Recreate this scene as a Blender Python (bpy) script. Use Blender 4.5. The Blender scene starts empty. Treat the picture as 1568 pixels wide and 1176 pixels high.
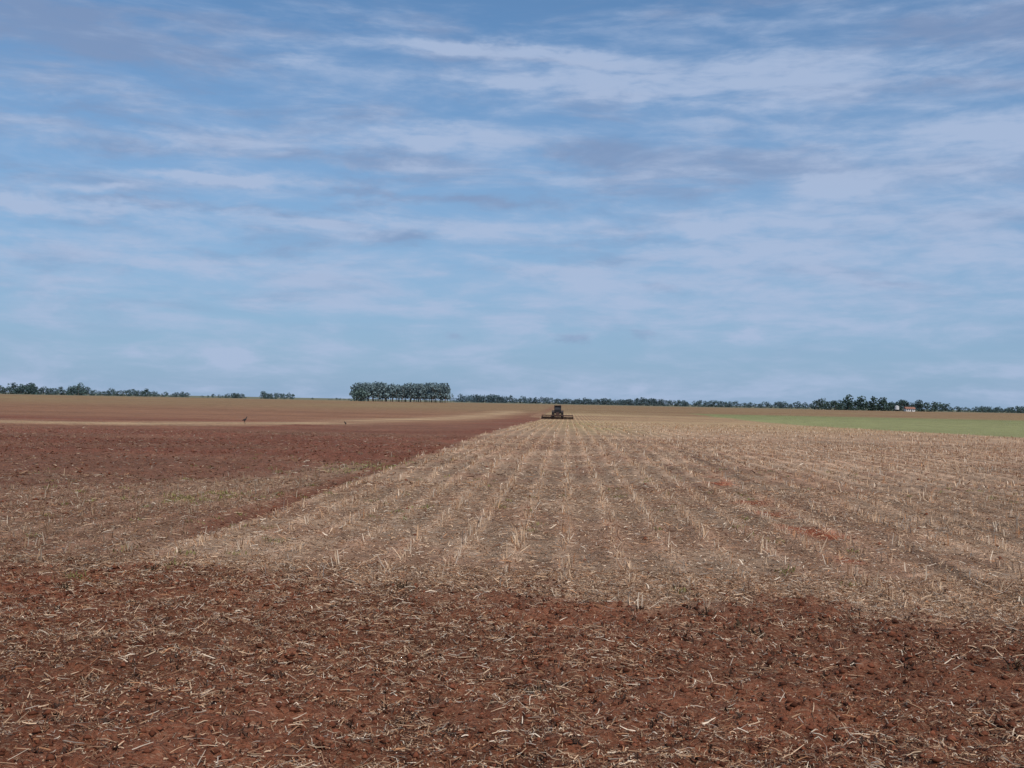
import bpy, math, random
import numpy as np
from mathutils import Vector
rng=np.random.default_rng(7); random.seed(7)
scene=bpy.context.scene
H=2.4
def lin(c):
    c=np.array(c,float)/255.0
    return np.where(c<=0.04045,c/12.92,((c+0.055)/1.055)**2.4)
# ---------------------------------------------------------------- noise
_T=np.random.default_rng(3).random((256,256))
def vn(x,y,s,o=0):
    x=np.asarray(x,float)/s+o*17.31+500; y=np.asarray(y,float)/s+o*9.77+500
    xi=np.floor(x).astype(int); yi=np.floor(y).astype(int); fx=x-xi; fy=y-yi
    fx=fx*fx*(3-2*fx); fy=fy*fy*(3-2*fy)
    g=lambda a,b:_T[a%256,b%256]
    return (g(xi,yi)*(1-fx)+g(xi+1,yi)*fx)*(1-fy)+(g(xi,yi+1)*(1-fx)+g(xi+1,yi+1)*fx)*fy
def ss(a,b,x):
    t=np.clip((x-a)/(b-a),0,1); return t*t*(3-2*t)
ROW=0.86
# ---------------------------------------------------------------- land layout (metres)
def near_tilled(x,y):
    yb=14.0-0.18*np.clip(x,-12,30)+(vn(x,y,1.6,1)-.5)*1.7+(vn(x,y,.4,2)-.5)*1.0
    return 1-ss(-.9,.9,y-yb)
def left_tilled(x,y):
    yd=np.interp(x,[-60,-20,-11.6,-9.4,-6.4],[13,17,24,31,44])+(vn(x*2.5,y,5,3)-.5)*13+(vn(x,y,.8,33)-.5)*8
    xb=np.interp(y,[0,50,235,240,260,900],[-6.3,-6.2,-5.6,-5.5,-9,-9])+(vn(x,y,1.5,4)-.5)*1.0
    return ss(-9,9,y-yd)*(1-ss(-.35,.35,x-xb))
def furrow(x,y):
    return np.exp(-((x+6.55+(vn(x,y,2,5)-.5)*.4)/.36)**2)*ss(17,21,y)
def tan_band(x,y):
    yc=np.interp(x,[-200,-80,-46,-27],[60,75,89,108])+(vn(x,y,16,70)-.5)*8; a=np.exp(-((y-yc)/12)**2)*(x<-26)
    xc=np.interp(y,[100,110,350],[-27,-27,-19])+(vn(x,y,20,71)-.5)*4; b=np.exp(-((x-xc)/6)**2)*(y>104)*(1-ss(330,420,y))
    return np.maximum(a,b)*(.45+.55*ss(.25,.6,vn(x*.3,y,6,72)))
def height(x,y):
    z=-1.1*ss(60,235,y)*(1-ss(250,700,y))
    fade=1-ss(60,140,np.hypot(x,y))
    t=np.clip(near_tilled(x,y)+left_tilled(x,y),0,1)
    z=z+fade*t*((vn(x,y,.9,6)-.5)*.10+(vn(x,y,.28,7)-.5)*.10+(vn(x,y,.13,8)-.5)*.07+(vn(x,y,.06,34)-.5)*.035)
    z=z+fade*(1-t)*(.02*np.cos(2*np.pi*x/ROW)+(vn(x,y,.5,9)-.5)*.035+(vn(x,y,.12,35)-.5)*.02)
    z=z-fade*.07*furrow(x,y)+fade*(vn(x,y,4,10)-.5)*.10
    return z
def ground_col(x,y):
    n1=vn(x,y,7,11)[...,None]; n2=vn(x,y,1.3,12)[...,None]; n3=vn(x*.35,y,16,13)[...,None]
    soil=lin((143,82,57))*(.72+.5*n2)
    soilg=lin((148,106,80))
    stub=lin((186,152,122))*(.8+.35*n2)*(.82+.35*n1)
    k=(ss(.5,.75,vn(x,y,1.8,73))*.4)[...,None]; stub=stub*(1-k)+k*lin((154,102,76))
    d=y
    far=ss(60,170,d)[...,None]
    stub=stub*(1-far)+far*(lin((190,160,118))*(1-n3)+lin((166,132,98))*n3)
    olive=(lin((156,132,92))*(1-n3)+lin((146,110,80))*n3)
    fo=ss(230,420,d+(n3[...,0]-.5)*120)[...,None]
    stub=stub*(1-fo)+fo*olive
    c=stub
    nt=near_tilled(x,y)[...,None]; lt=left_tilled(x,y)[...,None]
    ns=soil*(1-.5*n1)+soilg*.5*n1
    c=c*(1-nt)+nt*ns
    ltc=lin((138,84,64))*(.85+.3*n1)
    k=ss(.35,.7,vn(x*.4,y,5,36))[...,None]*.5
    ltc=ltc*(1-k)+k*lin((148,108,84))
    bc=lin((152,108,80))*(.85+.3*n3)
    bf=ss(108,150,y)[...,None]*ss(0,1,(-9-x)/8)[...,None]
    ltc=ltc*(1-bf)+bf*bc
    bo=ss(200,480,y+(n3[...,0]-.5)*120)[...,None]
    ltc=ltc*(1-bo)+bo*olive
    c=c*(1-lt)+lt*ltc
    tr=((x<-6.4)*(1-lt[...,0])*(1-nt[...,0])*(.35+.6*vn(x,y,2.2,20)))[...,None]
    c=c*(1-tr)+tr*lin((142,98,74))
    tb=(tan_band(x,y)*.85)[...,None]
    c=c*(1-tb)+tb*lin((206,172,130))
    fu=(furrow(x,y)*(1-nt[...,0])*.75)[...,None]*(y<60)[...,None]
    c=c*(1-fu)+fu*lin((130,76,54))
    rp=np.exp(-((x-4.7-(vn(x,y,3,15)-.5)*.9)/.38)**2)*ss(.45,.62,vn(x,y,1.4,16))*ss(15,17,y)*(1-ss(34,40,y))
    rp=rp[...,None]; c=c*(1-rp)+rp*lin((172,90,58))
    wt=(np.exp(-((x-5.9-(vn(x,y,3,15)-.5)*.5)/.18)**2)*.65*(y>14)*(y<60))[...,None]
    c=c*(1-wt)+wt*lin((100,78,62))
    wt=(np.exp(-((x-3.8-(vn(x,y,4,74)-.5)*.5)/.15)**2)*.4*(y>22)*(y<70))[...,None]
    c=c*(1-wt)+wt*lin((110,84,68))
    g=ss(-2,2,x-44-(vn(x,y,12,17)-.5)*3)*(1-ss(380,430,y+(vn(x,y,60,18)-.5)*60))*(y>40)*ss(108,122,y+(x-44)*.9)
    g=(g*.85)[...,None]; c=c*(1-g)+g*(lin((134,142,90))*(.85+.3*n3))
    yg=np.exp(-((x-3.5)/3.5)**2)*ss(70,110,y)*(1-ss(150,220,y))*.5*vn(x,y,4,19)
    yg=yg[...,None]; c=c*(1-yg)+yg*lin((166,160,88))
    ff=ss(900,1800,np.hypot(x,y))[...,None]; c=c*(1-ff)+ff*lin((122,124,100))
    return np.clip(c,0,1)
def stub_mask(x,y):
    return (1-near_tilled(x,y))*(1-left_tilled(x,y))*(1-.9*furrow(x,y))
# ---------------------------------------------------------------- mesh helper
def build(name,verts,faces_n,idx,mat,col=None,extra=None,smooth=False):
    me=bpy.data.meshes.new(name); nv=len(verts); nf=len(idx)//faces_n
    me.vertices.add(nv); me.vertices.foreach_set('co',np.ascontiguousarray(verts,dtype=np.float32).ravel())
    me.loops.add(len(idx)); me.loops.foreach_set('vertex_index',np.asarray(idx,dtype=np.int32))
    me.polygons.add(nf); me.polygons.foreach_set('loop_start',np.arange(0,nf*faces_n,faces_n,dtype=np.int32))
    if smooth: me.polygons.foreach_set('use_smooth',np.ones(nf,dtype=bool))
    me.update(calc_edges=True)
    if col is not None:
        a=me.color_attributes.new('col','FLOAT_COLOR','POINT')
        a.data.foreach_set('color',np.hstack([col,np.ones((nv,1))]).astype(np.float32).ravel())
    for k,v in (extra or {}).items():
        a=me.attributes.new(k,'FLOAT','POINT'); a.data.foreach_set('value',v.astype(np.float32))
    me.materials.append(mat)
    ob=bpy.data.objects.new(name,me); scene.collection.objects.link(ob); return ob
# ---------------------------------------------------------------- materials
def newmat(name):
    m=bpy.data.materials.new(name); m.use_nodes=True; nt=m.node_tree
    return m,nt,nt.nodes['Principled BSDF']
def attr_mat(name,rough=.8,spec=.2,noise=3.0,trans=0):
    m,nt,b=newmat(name); N=nt.nodes; L=nt.links
    a=N.new('ShaderNodeAttribute'); a.attribute_name='col'
    n=N.new('ShaderNodeTexNoise'); n.inputs['Scale'].default_value=noise; n.inputs['Detail'].default_value=1
    mr=N.new('ShaderNodeMapRange'); mr.inputs['To Min'].default_value=.75; mr.inputs['To Max'].default_value=1.25
    g=N.new('ShaderNodeTexCoord'); L.new(g.outputs['Object'],n.inputs['Vector'])
    L.new(n.outputs['Fac'],mr.inputs['Value'])
    v=N.new('ShaderNodeVectorMath'); v.operation='SCALE'
    L.new(a.outputs['Color'],v.inputs[0]); L.new(mr.outputs[0],v.inputs['Scale'])
    L.new(v.outputs[0],b.inputs['Base Color']); b.inputs['Roughness'].default_value=rough
    b.inputs['Specular IOR Level'].default_value=spec
    return m
def plain(name,c,rough=.5,metal=0,noise=2.0,amt=.2):
    m,nt,b=newmat(name); N=nt.nodes; L=nt.links
    n=N.new('ShaderNodeTexNoise'); n.inputs['Scale'].default_value=noise; n.inputs['Detail'].default_value=5
    r=N.new('ShaderNodeValToRGB'); c=np.array(c)
    r.color_ramp.elements[0].position=.3; r.color_ramp.elements[1].position=.7
    r.color_ramp.elements[0].color=(*np.clip(c*(1-amt),0,1),1); r.color_ramp.elements[1].color=(*np.clip(c*(1+amt),0,1),1)
    L.new(n.outputs['Fac'],r.inputs['Fac']); L.new(r.outputs[0],b.inputs['Base Color'])
    b.inputs['Roughness'].default_value=rough; b.inputs['Metallic'].default_value=metal
    return m
mg,nt,b=newmat('field_soil'); N=nt.nodes; L=nt.links
tc=N.new('ShaderNodeTexCoord'); at=N.new('ShaderNodeAttribute'); at.attribute_name='col'
sa=N.new('ShaderNodeAttribute'); sa.attribute_name='straw'
def noise(scale,detail,rough=.6,sc=None):
    n=N.new('ShaderNodeTexNoise'); n.inputs['Scale'].default_value=scale; n.inputs['Detail'].default_value=detail; n.inputs['Roughness'].default_value=rough
    if sc:
        mp=N.new('ShaderNodeMapping'); mp.inputs['Scale'].default_value=sc; L.new(tc.outputs['Object'],mp.inputs['Vector']); L.new(mp.outputs[0],n.inputs['Vector'])
    else: L.new(tc.outputs['Object'],n.inputs['Vector'])
    return n.outputs['Fac']
def mth(op,a,b_=None,c_=None):
    m=N.new('ShaderNodeMath'); m.operation=op
    for i,v in enumerate((a,b_,c_)):
        if v is None: continue
        if isinstance(v,(int,float)): m.inputs[i].default_value=v
        else: L.new(v,m.inputs[i])
    return m.outputs[0]
def mr(v,a,b_,c_,d_,smooth=False):
    m=N.new('ShaderNodeMapRange'); L.new(v,m.inputs['Value'])
    if smooth: m.interpolation_type='SMOOTHSTEP'
    for k,x in zip(('From Min','From Max','To Min','To Max'),(a,b_,c_,d_)): m.inputs[k].default_value=x
    return m.outputs[0]
n_f=noise(26,4,.75); n_m=noise(3.2,5,.7); n_l=noise(.25,4,.65,(1,.6,1)); n_s=noise(22,2,.6,(1,2.6,1))
val=mth('MULTIPLY',mr(n_f,.3,.7,.55,1.45),mr(n_m,.3,.7,.62,1.38))
val=mth('MULTIPLY',val,mr(n_l,.3,.7,.8,1.2))
sx=N.new('ShaderNodeSeparateXYZ'); L.new(tc.outputs['Object'],sx.inputs[0])
wob=mth('ADD',sx.outputs[0],mr(n_l,0,1,-.3,.3))
rowv=mth('COSINE',mth('MULTIPLY',wob,2*math.pi/ROW))
rowv=mth('MULTIPLY',mr(rowv,-.2,1,0,1),sa.outputs['Fac'])
val=mth('MULTIPLY',val,mth('ADD',mth('MULTIPLY',rowv,.42),.9))
vs=N.new('ShaderNodeVectorMath'); vs.operation='SCALE'; L.new(at.outputs['Color'],vs.inputs[0]); L.new(val,vs.inputs['Scale'])
fl=mth('MULTIPLY',mr(n_s,.54,.64,0,1),mth('ADD',mth('MULTIPLY',sa.outputs['Fac'],.15),.36))
mx=N.new('ShaderNodeMix'); mx.data_type='RGBA'; L.new(fl,mx.inputs[0]); L.new(vs.outputs[0],mx.inputs[6]); mx.inputs[7].default_value=(*lin((196,166,134)),1)
L.new(mx.outputs[2],b.inputs['Base Color']); b.inputs['Roughness'].default_value=.95; b.inputs['Specular IOR Level'].default_value=.1
bp=N.new('ShaderNodeBump'); bp.inputs['Strength'].default_value=1; bp.inputs['Distance'].default_value=.06
L.new(n_f,bp.inputs['Height']); L.new(bp.outputs[0],b.inputs['Normal'])
# ---------------------------------------------------------------- ground sheet
r=[1.2]
while r[-1]<30: r.append(r[-1]*1.006)
while r[-1]<400: r.append(r[-1]*1.012)
while r[-1]<30000: r.append(r[-1]*1.05)
r=np.array(r)
ang=np.concatenate([np.linspace(-34,32,600),np.linspace(32,326,70)[1:-1]])
ang=np.radians(ang)
A,R=np.meshgrid(ang,r); X=R*np.sin(A); Y=R*np.cos(A)
na,nr=len(ang),len(r)
Z=height(X,Y)
V=np.stack([X,Y,Z],-1).reshape(-1,3)
C=ground_col(X,Y).reshape(-1,3)
S=(stub_mask(X,Y)*(1-ss(250,400,Y))).reshape(-1)
V=np.vstack([V,[[0,0,float(height(np.array([0.]),np.array([0.]))[0])]]]); C=np.vstack([C,C[:1]]); S=np.append(S,0)
i,j=np.meshgrid(np.arange(nr-1),np.arange(na),indexing='ij'); j2=(j+1)%na
q=np.stack([i*na+j,i*na+j2,(i+1)*na+j2,(i+1)*na+j],-1).reshape(-1,4)[:,::-1]
g=build('farm_field_ground',V,4,q.ravel(),mg,C,{'straw':S},smooth=True)
import bmesh
bm=bmesh.new(); bm.from_mesh(g.data); bm.verts.ensure_lookup_table(); c0=bm.verts[nr*na]
for k in range(na):
    try: bm.faces.new((c0,bm.verts[(k+1)%na],bm.verts[k]))
    except Exception: pass
bm.to_mesh(g.data); bm.free()
# ---------------------------------------------------------------- strips (straw, stalks)
def strips(P,head,pitch,ln,wd,curl,col):
    n=len(P); d=np.stack([np.cos(head)*np.cos(pitch),np.sin(head)*np.cos(pitch),np.sin(pitch)],-1)
    roll=rng.uniform(-.9,.9,n)
    s=np.stack([-np.sin(head),np.cos(head),np.zeros(n)],-1); up=np.cross(d,s)
    s=s*np.cos(roll)[:,None]+up*np.sin(roll)[:,None]
    m=P+d*(ln/2)[:,None]; m[:,2]+=curl; e=P+d*ln[:,None]
    e[:,:2]+=s[:,:2]*(curl*1.5)[:,None]
    w=(wd/2)[:,None]
    Vv=np.stack([P-s*w,P+s*w,m+s*w*.9,m-s*w*.9,e+s*w*.6,e-s*w*.6],1).reshape(-1,3)
    b0=(np.arange(n)*6)[:,None]
    F=np.concatenate([b0+np.array([[0,1,2,3]]),b0+np.array([[3,2,4,5]])],1).reshape(-1)
    return Vv,F,np.repeat(col,6,0)
def join(parts):
    Vs,Fs,Cs=[],[],[];o=0
    for v,f,c in parts: Vs.append(v);Fs.append(f+o);Cs.append(c);o+=len(v)
    return np.vstack(Vs),np.concatenate(Fs),np.vstack(Cs)
def scatter(n,y0,y1,p=1.0):
    y=(rng.random(n)*(y1**2-y0**2)+y0**2)**.5
    x=y*rng.uniform(-.60,.50,n); return x,y
pal=lin(np.array([(214,182,148),(190,154,120),(164,124,94),(234,212,184),(134,94,70),(174,156,138),(188,136,96)]))
def strawset(n,y0,y1,lmin,lmax,w,bright=1.0):
    x,y=scatter(n,y0,y1)
    nt_=near_tilled(x,y); lt=left_tilled(x,y)
    dens=np.where(nt_>.5,.2+.65*ss(.35,.68,vn(x,y,.5,30)*.5+vn(x,y,2.5,31)*.5), np.where(lt>.5,.5,1.0))*(1-.85*furrow(x,y))
    k=rng.random(n)<dens; x,y,lt,nt_=x[k],y[k],lt[k],nt_[k]; n=len(x)
    z=height(x,y)+.006+rng.random(n)**2*.022
    pitch=rng.normal(.03,.2,n); ln=lmin+(lmax-lmin)*rng.random(n)**3.6
    c=pal[rng.choice(len(pal),n,p=[.19,.21,.21,.08,.17,.08,.06])]*rng.uniform(.5,1.15,n)[:,None]*bright
    c=c*np.where(lt>.5,.78,1)[:,None]*np.where((x<-6.5)&(nt_<.5),.8,1)[:,None]*np.where(nt_>.5,1.0,1.06)[:,None]
    return strips(np.stack([x,y,z],-1),rng.uniform(0,2*np.pi,n),pitch,ln,w*rng.uniform(.4,1.6,n),rng.normal(0,.008,n),c)
m_straw=attr_mat('dry_straw',.85,.1,9)
parts=[strawset(230000,5,16,.015,.155,.0066),strawset(120000,13.5,32,.03,.19,.011),strawset(90000,30,75,.06,.3,.020)]
v,f,c=join(parts); build('straw_litter',v,4,f,m_straw,c)
parts=[]
def rows(y0,y1,step,k,hs,ws):
    xs=[];ys=[]
    xr=np.arange(math.floor(-.6*y1/ROW),math.ceil(.5*y1/ROW)+1)*ROW
    for x0 in xr:
        yy=np.arange(y0,y1,step)+rng.uniform(-step*.45,step*.45,int(math.ceil((y1-y0)/step)))
        kk=(x0>-.6*yy-1)&(x0<.5*yy+1); yy=yy[kk]
        xs.append(np.full(len(yy),x0)); ys.append(yy)
    x=np.concatenate(xs); y=np.concatenate(ys)
    x=x+rng.normal(0,.04,len(x))+(vn(x,y,14,40)-.5)*.5
    keep=rng.random(len(x))<stub_mask(x,y)*(.05+.95*vn(x,y,.9,41))
    keep&=~((x>44)&(y>60)); x,y=x[keep],y[keep]
    left=(x<-6.5)
    hv=.55+.9*rng.random(len(x))**1.5
    for i in range(k):
        n=len(x); px=x+rng.normal(0,.035,n); py=y+rng.normal(0,.05,n); z=height(px,py)-.01
        if i<2: pitch=rng.normal(1.35,.24,n); ln=hv*hs*rng.uniform(.5,1.05,n); wd=ws*rng.uniform(.8,1.4,n)
        else: pitch=rng.normal(.7,.45,n); ln=hv*hs*rng.uniform(.3,.95,n); wd=ws*rng.uniform(.3,1.0,n)
        c=pal[rng.choice(len(pal),n,p=[.36,.22,.1,.2,.04,.03,.05])]*rng.uniform(.7,1.15,n)[:,None]
        c=np.where(left[:,None],c*.62,c)
        parts.append(strips(np.stack([px,py,z],-1),rng.uniform(0,2*np.pi,n),pitch,ln,wd,rng.normal(0,.01,n),c))
rows(13,34,.15,6,.20,.015); rows(34,80,.28,5,.20,.026); rows(80,190,.8,3,.19,.05)
v,f,c=join(parts); build('corn_stubble',v,4,f,m_straw,c)
def clods(n,y0,y1,s0,s1):
    x,y=scatter(n,y0,y1); t=np.clip(near_tilled(x,y)+left_tilled(x,y)*.8+furrow(x,y),0.04,1); k=rng.random(n)<t; x,y=x[k],y[k]; n=len(x)
    s=s0+(s1-s0)*rng.random(n)**5
    base=np.array([(1,0,0),(0,1,0),(-1,0,0),(0,-1,0),(0,0,.6),(.1,.1,-.6)],float)
    th=rng.uniform(0,6.28,n); ct,st=np.cos(th),np.sin(th)
    b_=base[None]*rng.uniform(.5,1.4,(n,6,3))
    bx=b_[...,0]*ct[:,None]-b_[...,1]*st[:,None]; by=b_[...,0]*st[:,None]+b_[...,1]*ct[:,None]
    Vv=np.stack([x[:,None]+bx*s[:,None],y[:,None]+by*s[:,None],(height(x,y)+s*.1)[:,None]+b_[...,2]*s[:,None]],-1).reshape(-1,3)
    tri=np.array([0,1,4,1,2,4,2,3,4,3,0,4,1,0,5,2,1,5,3,2,5,0,3,5])
    F=((np.arange(n)*6)[:,None]+tri[None]).reshape(-1)
    c=lin((130,78,56))*rng.uniform(.3,1.1,(n,1)); return Vv,F,np.repeat(c,6,0)
m_clod=attr_mat('soil_clod',.95,.1,40)
v,f,c=join([clods(42000,5,16,.006,.045),clods(26000,16,60,.012,.07)]); build('soil_clods',v,3,f,m_clod,c)
parts=[]
def tuft(x,y,n,h,spread,colr):
    px=x+rng.normal(0,spread,n); py=y+rng.normal(0,spread,n); z=height(px,py)
    parts.append(strips(np.stack([px,py,z],-1),rng.uniform(0,6.28,n),rng.uniform(.3,1.5,n),h*rng.uniform(.4,1.1,n),rng.uniform(.008,.02,n),rng.normal(0,.01,n),lin(colr)*rng.uniform(.6,1.3,(n,1))))
for (x,y) in [(-4.45,14.3),(-2.05,13.9),(-1.15,13.8),(1.8,11.9),(2.0,11.6),(-5.6,14.6),(1.6,12.6),(-6.3,13.6),(3.3,12.7),(-.2,9.3),(4.1,10.2)]:
    tuft(x,y,26,.11,.05,(84,68,50))
for _ in range(380):
    y=rng.uniform(7,15); x=rng.uniform(-.55,.47)*y; tuft(x,y,8,.05,.03,(70,50,38))
for _ in range(190):
    y=rng.uniform(14,46); x=rng.uniform(-.5,.47)*y
    if vn(np.array([x]),np.array([y]),5,50)[0]<.45: continue
    tuft(x,y,16,.08,.09,(130,126,72))
for _ in range(60): tuft(-7.2+rng.normal(0,.8),rng.uniform(34,42),10,.08,.15,(132,136,76))
for _ in range(50): tuft(-8.6+rng.normal(0,.5),rng.uniform(24,27),12,.08,.12,(136,132,74))
v,f,c=join(parts); build('weeds',v,4,f,attr_mat('weed_leaf',.7,.2,5),c)
# ---------------------------------------------------------------- trees
def treemass(name,trees,mat):
    Vs=[];Fs=[];Cs=[];o=0
    def limb(a,b_,r0,r1):
        nonlocal o
        a=np.array(a);b_=np.array(b_);d=b_-a;d/=np.linalg.norm(d);s=np.cross(d,[.3,.9,.2]);s/=np.linalg.norm(s);t=np.cross(d,s)
        k=5;an=np.arange(k)*6.283/k; rg=s*np.cos(an)[:,None]+t*np.sin(an)[:,None]
        Vs.append(np.vstack([a+rg*r0,b_+rg*r1]))
        for q_ in range(k): Fs.append(np.array([o+q_,o+(q_+1)%k,o+k+(q_+1)%k,o+k+q_]))
        Cs.append(np.repeat([lin((130,118,108))],2*k,0)); o+=2*k
    for (x,y,h,w,kind,col) in trees:
        z0=float(height(np.array([x]),np.array([y]))[0])-.2
        top=h*(.92 if kind=='euc' else .7); lean=random.uniform(-.04,.04)*h
        limb((x,y,z0),(x+lean,y,z0+top),.018*h,.004*h)
        cb=.26*h if kind=='euc' else .06*h
        nl=12
        for l in range(nl):
            f_=(l+random.random())/nl
            if kind=='euc': zc=cb+(h*.95-cb)*f_; rad=w*.5*(.6+.6*math.sin(math.pi*min(1,f_*.8+.2)))
            else: zc=cb+(h*.9-cb)*f_; rad=w*.5*math.sqrt(max(.05,1-(1.7*f_-.6)**2*.75))
            an=random.uniform(0,6.28); rr=rad*random.uniform(.2,.9)
            cx,cy=x+lean*f_+rr*math.cos(an),y+rr*math.sin(an)
            limb((x+lean*f_*.6,y,z0+zc*.72),(cx,cy,z0+zc),.006*h,.002*h)
            ls=random.uniform(.6,1.15)*(h*.12 if kind=='euc' else h*.19)
            br=random.uniform(.7,1.3); n=22
            p=rng.normal(0,1,(n,3)); p/=np.maximum(1,np.linalg.norm(p,axis=1))[:,None]
            P_=np.array([cx,cy,z0+zc])+p*ls*np.array([1.3,1.3,.8]); P_[:,2]=np.maximum(P_[:,2],z0+.5)
            u=rng.normal(0,1,(n,3));u/=np.linalg.norm(u,axis=1)[:,None]
            w_=np.cross(u,rng.normal(0,1,(n,3)));w_/=np.linalg.norm(w_,axis=1)[:,None]
            sz=ls*rng.uniform(.2,.38,(n,1)); w_=w_*sz*.7; u=u*sz
            Vs.append(np.stack([P_-u-w_,P_+u-w_,P_+u+w_,P_-u+w_],1).reshape(-1,3))
            Fs.append(np.arange(4*n)+o); Cs.append(np.repeat(lin(col)*br*rng.uniform(.7,1.3,(n,1)),4,0)); o+=4*n
    return build(name,np.vstack(Vs),4,np.concatenate(Fs),mat,np.vstack(Cs))
m_leaf=attr_mat('hazed_distant_foliage',.85,.1,.3)  # leaf colours below carry a bluish tint painted in for distance haze
def line(a0,a1,Y,h,sp,hv=.35,gap=0.0,col=(86,104,102),depth=40):
    out=[];a=a0*Y
    while a<a1*Y:
        if not (gap and vn(np.array([a]),np.array([Y]),38,60)[0]<gap):
            hh=h*random.uniform(1-hv,1+hv)*(.7+.6*float(vn(np.array([a]),np.array([0.]),60,61)[0]))
            yy=Y+random.uniform(0,depth)
            out.append((a*yy/Y,yy,hh,max(h*.9,hh)*random.uniform(1.1,1.9),'br',col))
        a+=sp*random.uniform(.5,1.4)
    return out
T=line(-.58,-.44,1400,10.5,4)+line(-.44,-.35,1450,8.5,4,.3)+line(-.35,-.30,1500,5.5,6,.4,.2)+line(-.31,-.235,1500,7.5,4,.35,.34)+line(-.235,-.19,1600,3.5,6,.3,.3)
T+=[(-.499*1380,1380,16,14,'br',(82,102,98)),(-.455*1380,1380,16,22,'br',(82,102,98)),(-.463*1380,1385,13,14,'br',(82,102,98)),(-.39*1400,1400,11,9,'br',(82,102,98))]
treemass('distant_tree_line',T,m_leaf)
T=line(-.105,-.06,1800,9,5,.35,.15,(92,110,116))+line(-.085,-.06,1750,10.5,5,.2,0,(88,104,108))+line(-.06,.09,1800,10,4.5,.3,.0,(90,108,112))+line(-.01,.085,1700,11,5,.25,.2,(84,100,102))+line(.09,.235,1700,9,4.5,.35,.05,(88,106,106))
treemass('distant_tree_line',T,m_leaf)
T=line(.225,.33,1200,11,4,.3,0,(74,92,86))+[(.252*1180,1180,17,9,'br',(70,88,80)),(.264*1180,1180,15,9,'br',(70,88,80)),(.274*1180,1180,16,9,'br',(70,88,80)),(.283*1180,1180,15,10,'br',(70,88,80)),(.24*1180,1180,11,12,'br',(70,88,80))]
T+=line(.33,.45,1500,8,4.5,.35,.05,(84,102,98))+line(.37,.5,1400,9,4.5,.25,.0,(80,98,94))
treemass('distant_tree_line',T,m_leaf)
T=[]
for rr in range(5):
    x=-215+rr*.7
    while x<-121:
        h=19*random.uniform(.84,1.06)
        T.append((x,1100+rr*7+random.uniform(-1,1),h,h*.4,'euc',(116,134,136))); x+=random.uniform(4.0,8)  # grove's grey-green includes painted haze
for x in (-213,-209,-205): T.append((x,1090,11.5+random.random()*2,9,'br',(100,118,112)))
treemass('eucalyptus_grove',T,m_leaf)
# ---------------------------------------------------------------- parts helper
def obj_from_bm(name,bm,mat,parent=None):
    me=bpy.data.meshes.new(name); bm.to_mesh(me); bm.free(); me.materials.append(mat)
    o=bpy.data.objects.new(name,me); scene.collection.objects.link(o)
    if parent: o.parent=parent
    return o
def prism(name,prof,x0,x1,mat,parent,bev=.03):
    bm=bmesh.new(); a=[bm.verts.new((x0,y,z)) for y,z in prof]; b_=[bm.verts.new((x1,y,z)) for y,z in prof]; n=len(prof)
    bm.faces.new(a); bm.faces.new(b_[::-1])
    for k in range(n): bm.faces.new((a[k],b_[k],b_[(k+1)%n],a[(k+1)%n]))
    bmesh.ops.recalc_face_normals(bm,faces=bm.faces)
    if bev: bmesh.ops.bevel(bm,geom=list(bm.edges),offset=bev,segments=2,affect='EDGES')
    return obj_from_bm(name,bm,mat,parent)
def box(name,x0,x1,y0,y1,z0,z1,mat,parent,bev=.02): return prism(name,[(y0,z0),(y1,z0),(y1,z1),(y0,z1)],x0,x1,mat,parent,bev)
def wheel(name,x,y,z,rad,wid,mat,hub,parent):
    bm=bmesh.new(); n=32; prof=[(-wid/2,rad*.55),(-wid/2,rad*.9),(-wid*.35,rad),(wid*.35,rad),(wid/2,rad*.9),(wid/2,rad*.55)]
    rings=[]
    for k in range(n):
        an=6.28318*k/n; lug=1+.025*(k%2)
        rings.append([bm.verts.new((x+px,y+pr*lug*math.cos(an),z+pr*lug*math.sin(an))) for px,pr in prof])
    for k in range(n):
        for q_ in range(len(prof)): bm.faces.new((rings[k][q_],rings[(k+1)%n][q_],rings[(k+1)%n][(q_+1)%6],rings[k][(q_+1)%6]))
    bmesh.ops.recalc_face_normals(bm,faces=bm.faces); obj_from_bm(name,bm,mat,parent)
    bm=bmesh.new(); rr=[]
    for dx,q_ in ((-wid*.3,.56),(-wid*.1,.3),(wid*.1,.3),(wid*.3,.56)): rr.append([bm.verts.new((x+dx,y+rad*q_*math.cos(6.28318*k/n),z+rad*q_*math.sin(6.28318*k/n))) for k in range(n)])
    for a in range(3):
        for k in range(n): bm.faces.new((rr[a][k],rr[a][(k+1)%n],rr[a+1][(k+1)%n],rr[a+1][k]))
    bm.faces.new(rr[1]); bm.faces.new(rr[2]); obj_from_bm(name+'_rim',bm,hub,parent)
paint=plain('tractor_paint',(.045,.028,.024),.7); rubber=plain('tyre_rubber',(.025,.02,.018),.9); steel=plain('dusty_steel',(.10,.055,.04),.85,.1); glass=plain('cab_glass',(.025,.024,.026),.5); rim=plain('wheel_rim',(.07,.05,.04),.6)
tr=bpy.data.objects.new('tractor',None); scene.collection.objects.link(tr)
prism('hood',[(1.1,1.0),(3.3,1.0),(3.4,1.25),(3.3,1.75),(1.1,1.95)],-.45,.45,paint,tr,.06)
box('chassis',-.35,.35,-.9,3.0,.6,1.0,paint,tr)
prism('cab_glazing',[(-.55,1.15),(1.05,1.15),(1.15,2.0),(.95,2.7),(-.55,2.7),(-.7,2.0)],-.66,.66,glass,tr,.03)
box('cab_roof',-.78,.78,-.8,1.1,2.703,2.9,paint,tr,.06)
for k,(x,y) in enumerate([(-.69,-.62),(.69,-.62),(-.69,1.02),(.69,1.02)]): box(f'cab_pillar_{k+1}',x-.05,x+.05,y-.05,y+.05,1.1,2.7,paint,tr,.01)
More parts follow.
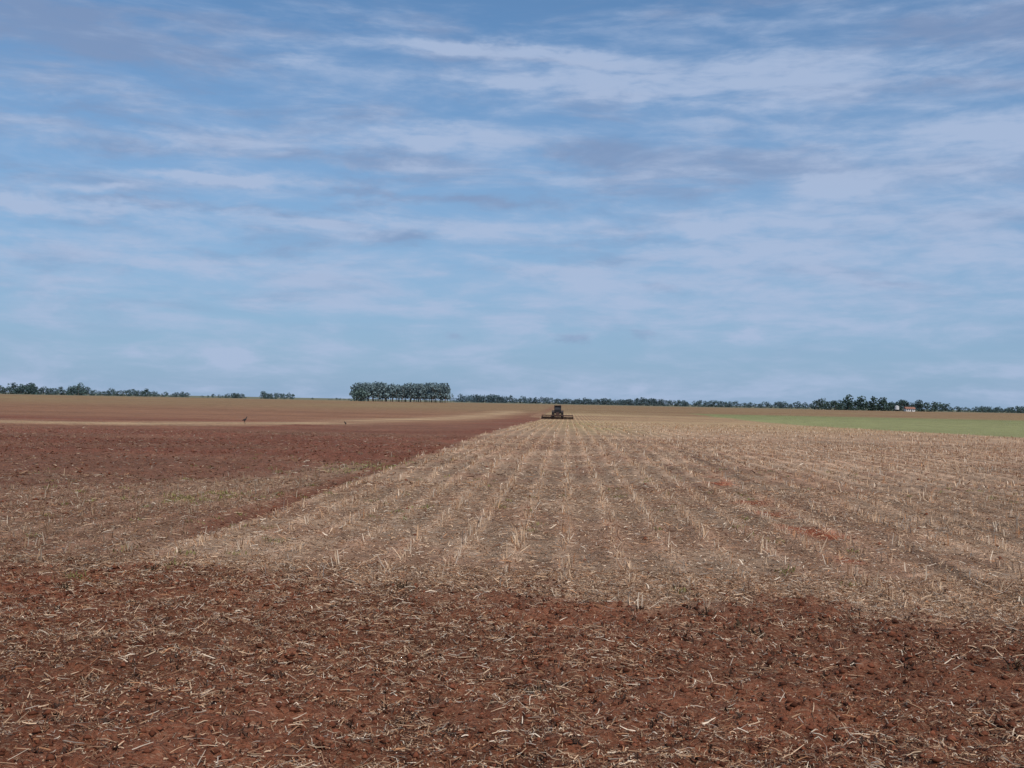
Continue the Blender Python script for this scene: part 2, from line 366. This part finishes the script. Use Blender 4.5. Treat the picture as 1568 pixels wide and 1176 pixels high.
for s in(-1,1):
    n='left' if s<0 else 'right'
    wheel(f'rear_wheel_{n}',s*1.0,-.1,.85,.87,.5,rubber,rim,tr)
    wheel(f'front_wheel_{n}',s*.92,2.6,.6,.62,.4,rubber,rim,tr)
    prism(f'fender_{n}',[(-1.05,1.4),(-.7,1.82),(.5,1.82),(.9,1.45),(.85,1.45),(.45,1.74),(-.68,1.74),(-1.0,1.37)],s*.74,s*1.25,paint,tr,0)
box('rear_axle',-1.0,1.0,-.2,.0,.75,.95,steel,tr); box('front_axle',-.9,.9,2.5,2.7,.52,.7,steel,tr)
box('exhaust_stack',.5,.6,1.3,1.4,1.7,3.0,steel,tr,.02); box('drawbar',-.08,.08,-2.2,-.8,.5,.62,steel,tr)
box('work_lamp_left',-.7,-.5,-.88,-.8,2.74,2.86,rim,tr,.01); box('work_lamp_right',.5,.7,-.88,-.8,2.74,2.86,rim,tr,.01)
tx,ty=-2.15,236.; tz=float(height(np.array([tx]),np.array([ty]))[0])
tr.location=(tx,ty,tz-.02)
hw=bpy.data.objects.new('disc_harrow',None); scene.collection.objects.link(hw)
box('main_frame_front',-3.3,3.3,-.1,.1,.75,.93,steel,hw); box('main_frame_rear',-3.3,3.3,-1.9,-1.7,.75,.93,steel,hw)
for k,x in enumerate((-3.1,-1.6,0,1.6,3.1)): box(f'frame_bar_{k+1}',x-.07,x+.07,-1.7,-.1,.77,.91,steel,hw)
box('tongue',-.07,.07,.1,2.4,.6,.75,steel,hw); box('hydraulic_mast',-.3,.3,-1.0,-.8,.93,1.5,steel,hw)
def discs(name,y,tilt):
    bm=bmesh.new()
    for k in range(27):
        x=-3.25+k*.25; n=16
        ca,sa_=math.cos(tilt),math.sin(tilt)
        ring=[bm.verts.new((x+.33*math.cos(6.283*q_/n)*sa_,y+.33*math.cos(6.283*q_/n)*ca,.3+.33*math.sin(6.283*q_/n))) for q_ in range(n)]
        c_=bm.verts.new((x+.06,y,.3))
        for q_ in range(n): bm.faces.new((ring[q_],ring[(q_+1)%n],c_))
    obj_from_bm(name,bm,steel,hw)
discs('front_disc_gang',0,.35); discs('rear_disc_gang',-1.8,-.35)
box('gang_axle_front',-3.3,3.3,-.03,.03,.27,.33,steel,hw,0); box('gang_axle_rear',-3.3,3.3,-1.83,-1.77,.27,.33,steel,hw,0)
for k in range(8):
    x=-3.1+k*.885
    for q_,y in enumerate((0,-1.8)): box(f'hanger_{k+1}_{q_+1}',x-.03,x+.03,y-.03,y+.03,.33,.76,steel,hw,0)
for s in(-1,1): wheel('transport_wheel_'+('left' if s<0 else 'right'),s*1.2,-.9,.42,.42,.25,rubber,rim,hw)
hw.location=(tx,ty-4.4,tz-.04)
# ---------------------------------------------------------------- farm buildings far right
white=plain('white_wall',(.72,.70,.66),.7); tile=plain('clay_roof',(.36,.16,.10),.8); dark=plain('dark_opening',(.04,.04,.045),.4)
fh=bpy.data.objects.new('farm_house',None); scene.collection.objects.link(fh)
box('walls',-4.5,4.5,-4,4,0,2.8,white,fh,0)
prism('roof',[(-4.6,2.7),(0,4.4),(4.6,2.7),(4.6,2.9),(0,4.65),(-4.6,2.9)],-5,5,tile,fh,0)
for k,x in enumerate((-3.2,-1.2,3.2)): box(f'window_{k+1}',x-.5,x+.5,-4.05,-3.98,1.0,2.1,dark,fh,0)
box('door',.6,1.6,-4.05,-3.98,0,2.1,dark,fh,0)
fh.location=(.3055*1150,1150,0)
wt=bpy.data.objects.new('water_tank',None); scene.collection.objects.link(wt)
bm=bmesh.new(); bmesh.ops.create_cone(bm,cap_ends=True,segments=24,radius1=2.1,radius2=2.1,depth=3.4); bmesh.ops.translate(bm,verts=bm.verts,vec=(0,0,3.4)); obj_from_bm('tank',bm,white,wt)
bm=bmesh.new(); bmesh.ops.create_cone(bm,cap_ends=True,segments=24,radius1=2.2,radius2=.2,depth=.8); bmesh.ops.translate(bm,verts=bm.verts,vec=(0,0,5.51)); obj_from_bm('cap',bm,white,wt)
for k in range(4): 
    x=1.3*(1 if k%2 else -1); y=1.3*(1 if k>1 else -1); box(f'leg_{k+1}',x-.15,x+.15,y-.15,y+.15,0,1.7,steel,wt,0)
wt.location=(.2945*1150,1150,0)
# ---------------------------------------------------------------- birds
def bird(x,y,rot,s=1.0):
    P=[(0,0,.42),(.12,0,.47),(.18,0,.56),(.2,0,.66),(.225,0,.70),(.30,0,.69),(-.14,0,.40),(-.30,0,.34),(0,.05,.34),(-.03,.055,.2),(.0,.06,.015),(.07,.06,.01),(0,-.05,.34),(-.03,-.055,.2),(.04,-.06,.015),(.11,-.06,.01)]
    E=[(0,1),(1,2),(2,3),(3,4),(4,5),(0,6),(6,7),(0,8),(8,9),(9,10),(10,11),(0,12),(12,13),(13,14),(14,15)]
    R_=[.105,.085,.04,.032,.04,.008,.08,.025,.034,.015,.012,.008,.034,.015,.012,.008]
    me=bpy.data.meshes.new('bird'); me.from_pydata([Vector(p)*s for p in P],E,[])
    o=bpy.data.objects.new('bird',me); scene.collection.objects.link(o)
    o.modifiers.new('skin','SKIN')
    for k,vv in enumerate(me.skin_vertices[0].data): vv.radius=(R_[k]*s,R_[k]*s); vv.use_root=(k==0)
    o.modifiers.new('sub','SUBSURF').render_levels=2
    me.materials.append(birdm); o.location=(x,y,float(height(np.array([x]),np.array([y]))[0])); o.rotation_euler=(0,0,rot)
birdm=plain('dark_plumage',(.02,.018,.018),.7)
bird(-29.9,100.5,.9,.95); bird(-21.2,104,2.6,.6)
# ---------------------------------------------------------------- sky and sun
SE,SA=math.radians(52),math.radians(150)
w=bpy.data.worlds.new('World'); scene.world=w; w.use_nodes=True; nt=w.node_tree; N=nt.nodes; L=nt.links
bg=N['Background']; bg.inputs['Strength'].default_value=.1
sky=N.new('ShaderNodeTexSky'); sky.sky_type='NISHITA'; sky.sun_disc=False; sky.sun_elevation=SE; sky.sun_rotation=SA
sky.air_density=1.0; sky.dust_density=.3; sky.ozone_density=2.0; sky.altitude=900
tc=N.new('ShaderNodeTexCoord'); sp=N.new('ShaderNodeSeparateXYZ'); L.new(tc.outputs['Generated'],sp.inputs[0])
X_,Y_,Z_=sp.outputs
az=mth('ARCTAN2',X_,Y_); el=mth('DIVIDE',Z_,mth('SQRT',mth('ADD',mth('MULTIPLY',X_,X_),mth('ADD',mth('MULTIPLY',Y_,Y_),1e-4))))
ae=N.new('ShaderNodeCombineXYZ'); L.new(az,ae.inputs[0]); L.new(el,ae.inputs[1])
def wn(scale,detail,rough,sc,off=(0,0,0),dist=0,col=False):
    mp=N.new('ShaderNodeMapping'); mp.inputs['Scale'].default_value=sc; mp.inputs['Location'].default_value=off
    L.new(ae.outputs[0],mp.inputs['Vector']); n=N.new('ShaderNodeTexNoise'); n.inputs['Scale'].default_value=scale; n.inputs['Detail'].default_value=detail; n.inputs['Roughness'].default_value=rough; n.inputs['Distortion'].default_value=dist
    L.new(mp.outputs[0],n.inputs['Vector']); return n.outputs['Color' if col else 'Fac']
wc=N.new('ShaderNodeSeparateColor'); L.new(wn(18,4,.6,(1,2.0,1),(3,0,0),0,True),wc.inputs[0])
azd=mth('ADD',az,mth('MULTIPLY',mth('SUBTRACT',wc.outputs[0],.5),.08)); eld=mth('ADD',el,mth('MULTIPLY',mth('SUBTRACT',wc.outputs[1],.5),.032))
dv=N.new('ShaderNodeCombineXYZ'); L.new(azd,dv.inputs[0]); L.new(eld,dv.inputs[1])
def px(x,y): return (x-870)/1681,(615+.019*(x-784)-y)/1681
def gsum(lst):
    tot=None
    for (x,y,sx_,sy_,wgt,sl) in lst:
        a0,e0=px(x,y); kx,ky=1681/sx_,1681/sy_
        sb=N.new('ShaderNodeVectorMath'); sb.operation='SUBTRACT'; L.new(dv.outputs[0],sb.inputs[0]); sb.inputs[1].default_value=(a0,e0,0)
        v=sb.outputs[0]
        if abs(sl)>.001:
            d=N.new('ShaderNodeVectorMath'); d.operation='DOT_PRODUCT'; L.new(v,d.inputs[0]); d.inputs[1].default_value=(sl,1,0)
            sc=N.new('ShaderNodeVectorMath'); sc.operation='MULTIPLY'; L.new(v,sc.inputs[0]); sc.inputs[1].default_value=(kx,0,0)
            cb=N.new('ShaderNodeCombineXYZ'); L.new(mth('MULTIPLY',d.outputs['Value'],ky),cb.inputs[1])
            ad=N.new('ShaderNodeVectorMath'); ad.operation='ADD'; L.new(sc.outputs[0],ad.inputs[0]); L.new(cb.outputs[0],ad.inputs[1]); v=ad.outputs[0]
        else:
            sc=N.new('ShaderNodeVectorMath'); sc.operation='MULTIPLY'; L.new(v,sc.inputs[0]); sc.inputs[1].default_value=(kx,ky,0); v=sc.outputs[0]
        dd=N.new('ShaderNodeVectorMath'); dd.operation='DOT_PRODUCT'; L.new(v,dd.inputs[0]); L.new(v,dd.inputs[1])
        g_=mth('EXPONENT',mth('MULTIPLY',dd.outputs['Value'],-1.0))
        tot=mth('MULTIPLY_ADD',g_,wgt,tot if tot is not None else 0.0)
    return tot
whites=[(740,74,200,13,.85,.06),(1050,135,330,32,.75,.06),(820,128,140,14,.5,.05),(430,102,70,11,.5,.0),(650,212,140,18,.9,.03),(600,255,160,10,.4,.02),
(340,285,120,8,1.1,.0),(180,302,50,7,.8,0),(90,336,140,12,1.0,0),(560,345,320,14,.6,0),(1085,354,40,15,1.1,0),(1270,300,65,14,.9,0),(1510,230,150,26,1.1,.06),
(1350,300,330,80,.45,.05),(1150,398,200,12,.7,0),(850,420,120,16,.6,0),(200,410,260,14,.6,0),(362,553,27,13,1.7,.05),(235,546,32,10,.5,0),(1142,510,22,18,.75,0),
(965,592,20,7,.8,0),(1300,400,300,60,.3,0),(250,230,260,14,.6,0),(1250,110,300,30,.35,.03),(450,445,420,40,.3,0),(1150,465,450,40,.35,0),(90,590,80,9,.3,0),(1480,20,140,14,.3,.05),(1490,600,60,8,.4,0)]
greys=[(170,98,210,28,1.0,.0),(930,240,85,30,1.1,.05),(1160,265,120,26,.9,.05),(430,243,220,12,.8,0),(1450,75,200,35,.6,.05),(60,70,120,20,.5,0),(600,300,240,8,.6,.0),
(1010,441,34,7,.8,0),(870,519,20,7,.7,0),(980,510,28,6,.6,0),(700,515,22,7,.5,0),(1380,285,200,30,.6,0),(1320,445,50,9,.6,0),(880,95,90,6,.9,.03),(280,325,250,7,.6,0),(1500,160,150,14,.7,0),(900,375,300,8,.4,0)]
st2=wn(48,5,.6,(.4,1.6,1),(0,0,0),.3)
stn=mr(st2,.3,.7,.55,1.4)
cv=N.new('ShaderNodeSeparateColor'); L.new(wn(8,6,.6,(1,4.2,1),(5,1,0),.3,True),cv.inputs[0])
low=mr(el,.0,.36,1.0,.6)
base=mth('MULTIPLY',mr(cv.outputs[0],.38,.62,0,.75),low)
gbase=mth('MULTIPLY',mr(cv.outputs[1],.46,.66,0,.7),mr(el,.03,.12,.15,1))
wms=mr(mth('MULTIPLY',mth('ADD',gsum(whites),base),stn),.02,1.15,0,1,True)
gms=mr(mth('MULTIPLY',mth('ADD',gsum(greys),gbase),mr(st2,.3,.7,.8,1.2)),.0,1.1,0,1,True)
tint=N.new('ShaderNodeMix'); tint.data_type='RGBA'; tint.blend_type='MULTIPLY'; tint.inputs[0].default_value=1; L.new(sky.outputs[0],tint.inputs[6]); tint.inputs[7].default_value=(.74,1.02,1.16,1)
def wmix(fac,a,colr):
    m=N.new('ShaderNodeMix'); m.data_type='RGBA'; L.new(fac,m.inputs[0]); L.new(a,m.inputs[6]); m.inputs[7].default_value=(*colr,1); return m.outputs[2]
o0=wmix(mr(el,.0,.34,.93,.12),tint.outputs[2],tuple(lin((136,163,197))*10))   # low-level haze
o2=wmix(mth('MULTIPLY',gms,.7),o0,tuple(lin((130,149,184))*10))
o1=wmix(mth('MULTIPLY',wms,.85),o2,tuple(lin((172,189,218))*10))
L.new(o1,bg.inputs['Color'])
sun=bpy.data.lights.new('sun','SUN'); sun.energy=2.8; sun.angle=math.radians(1.0); sun.color=(1,.93,.85)
so=bpy.data.objects.new('sun',sun); scene.collection.objects.link(so)
d=Vector((math.sin(SA)*math.cos(SE),math.cos(SA)*math.cos(SE),math.sin(SE)))
so.rotation_euler=d.to_track_quat('Z','Y').to_euler()
# ---------------------------------------------------------------- camera
cam=bpy.data.cameras.new('camera'); co=bpy.data.objects.new('camera',cam); scene.collection.objects.link(co); scene.camera=co
cam.sensor_width=36; cam.lens=36*1681/1568; cam.clip_start=.1; cam.clip_end=60000
from mathutils import Matrix
M=Matrix.Rotation(math.radians(2.93),4,'Z')@Matrix.Rotation(math.radians(90.92),4,'X')@Matrix.Rotation(math.radians(1.08),4,'Z')
M.translation=Vector((0,0,H)); co.matrix_world=M
scene.view_settings.view_transform='Standard'; scene.view_settings.look='None'; scene.view_settings.exposure=0
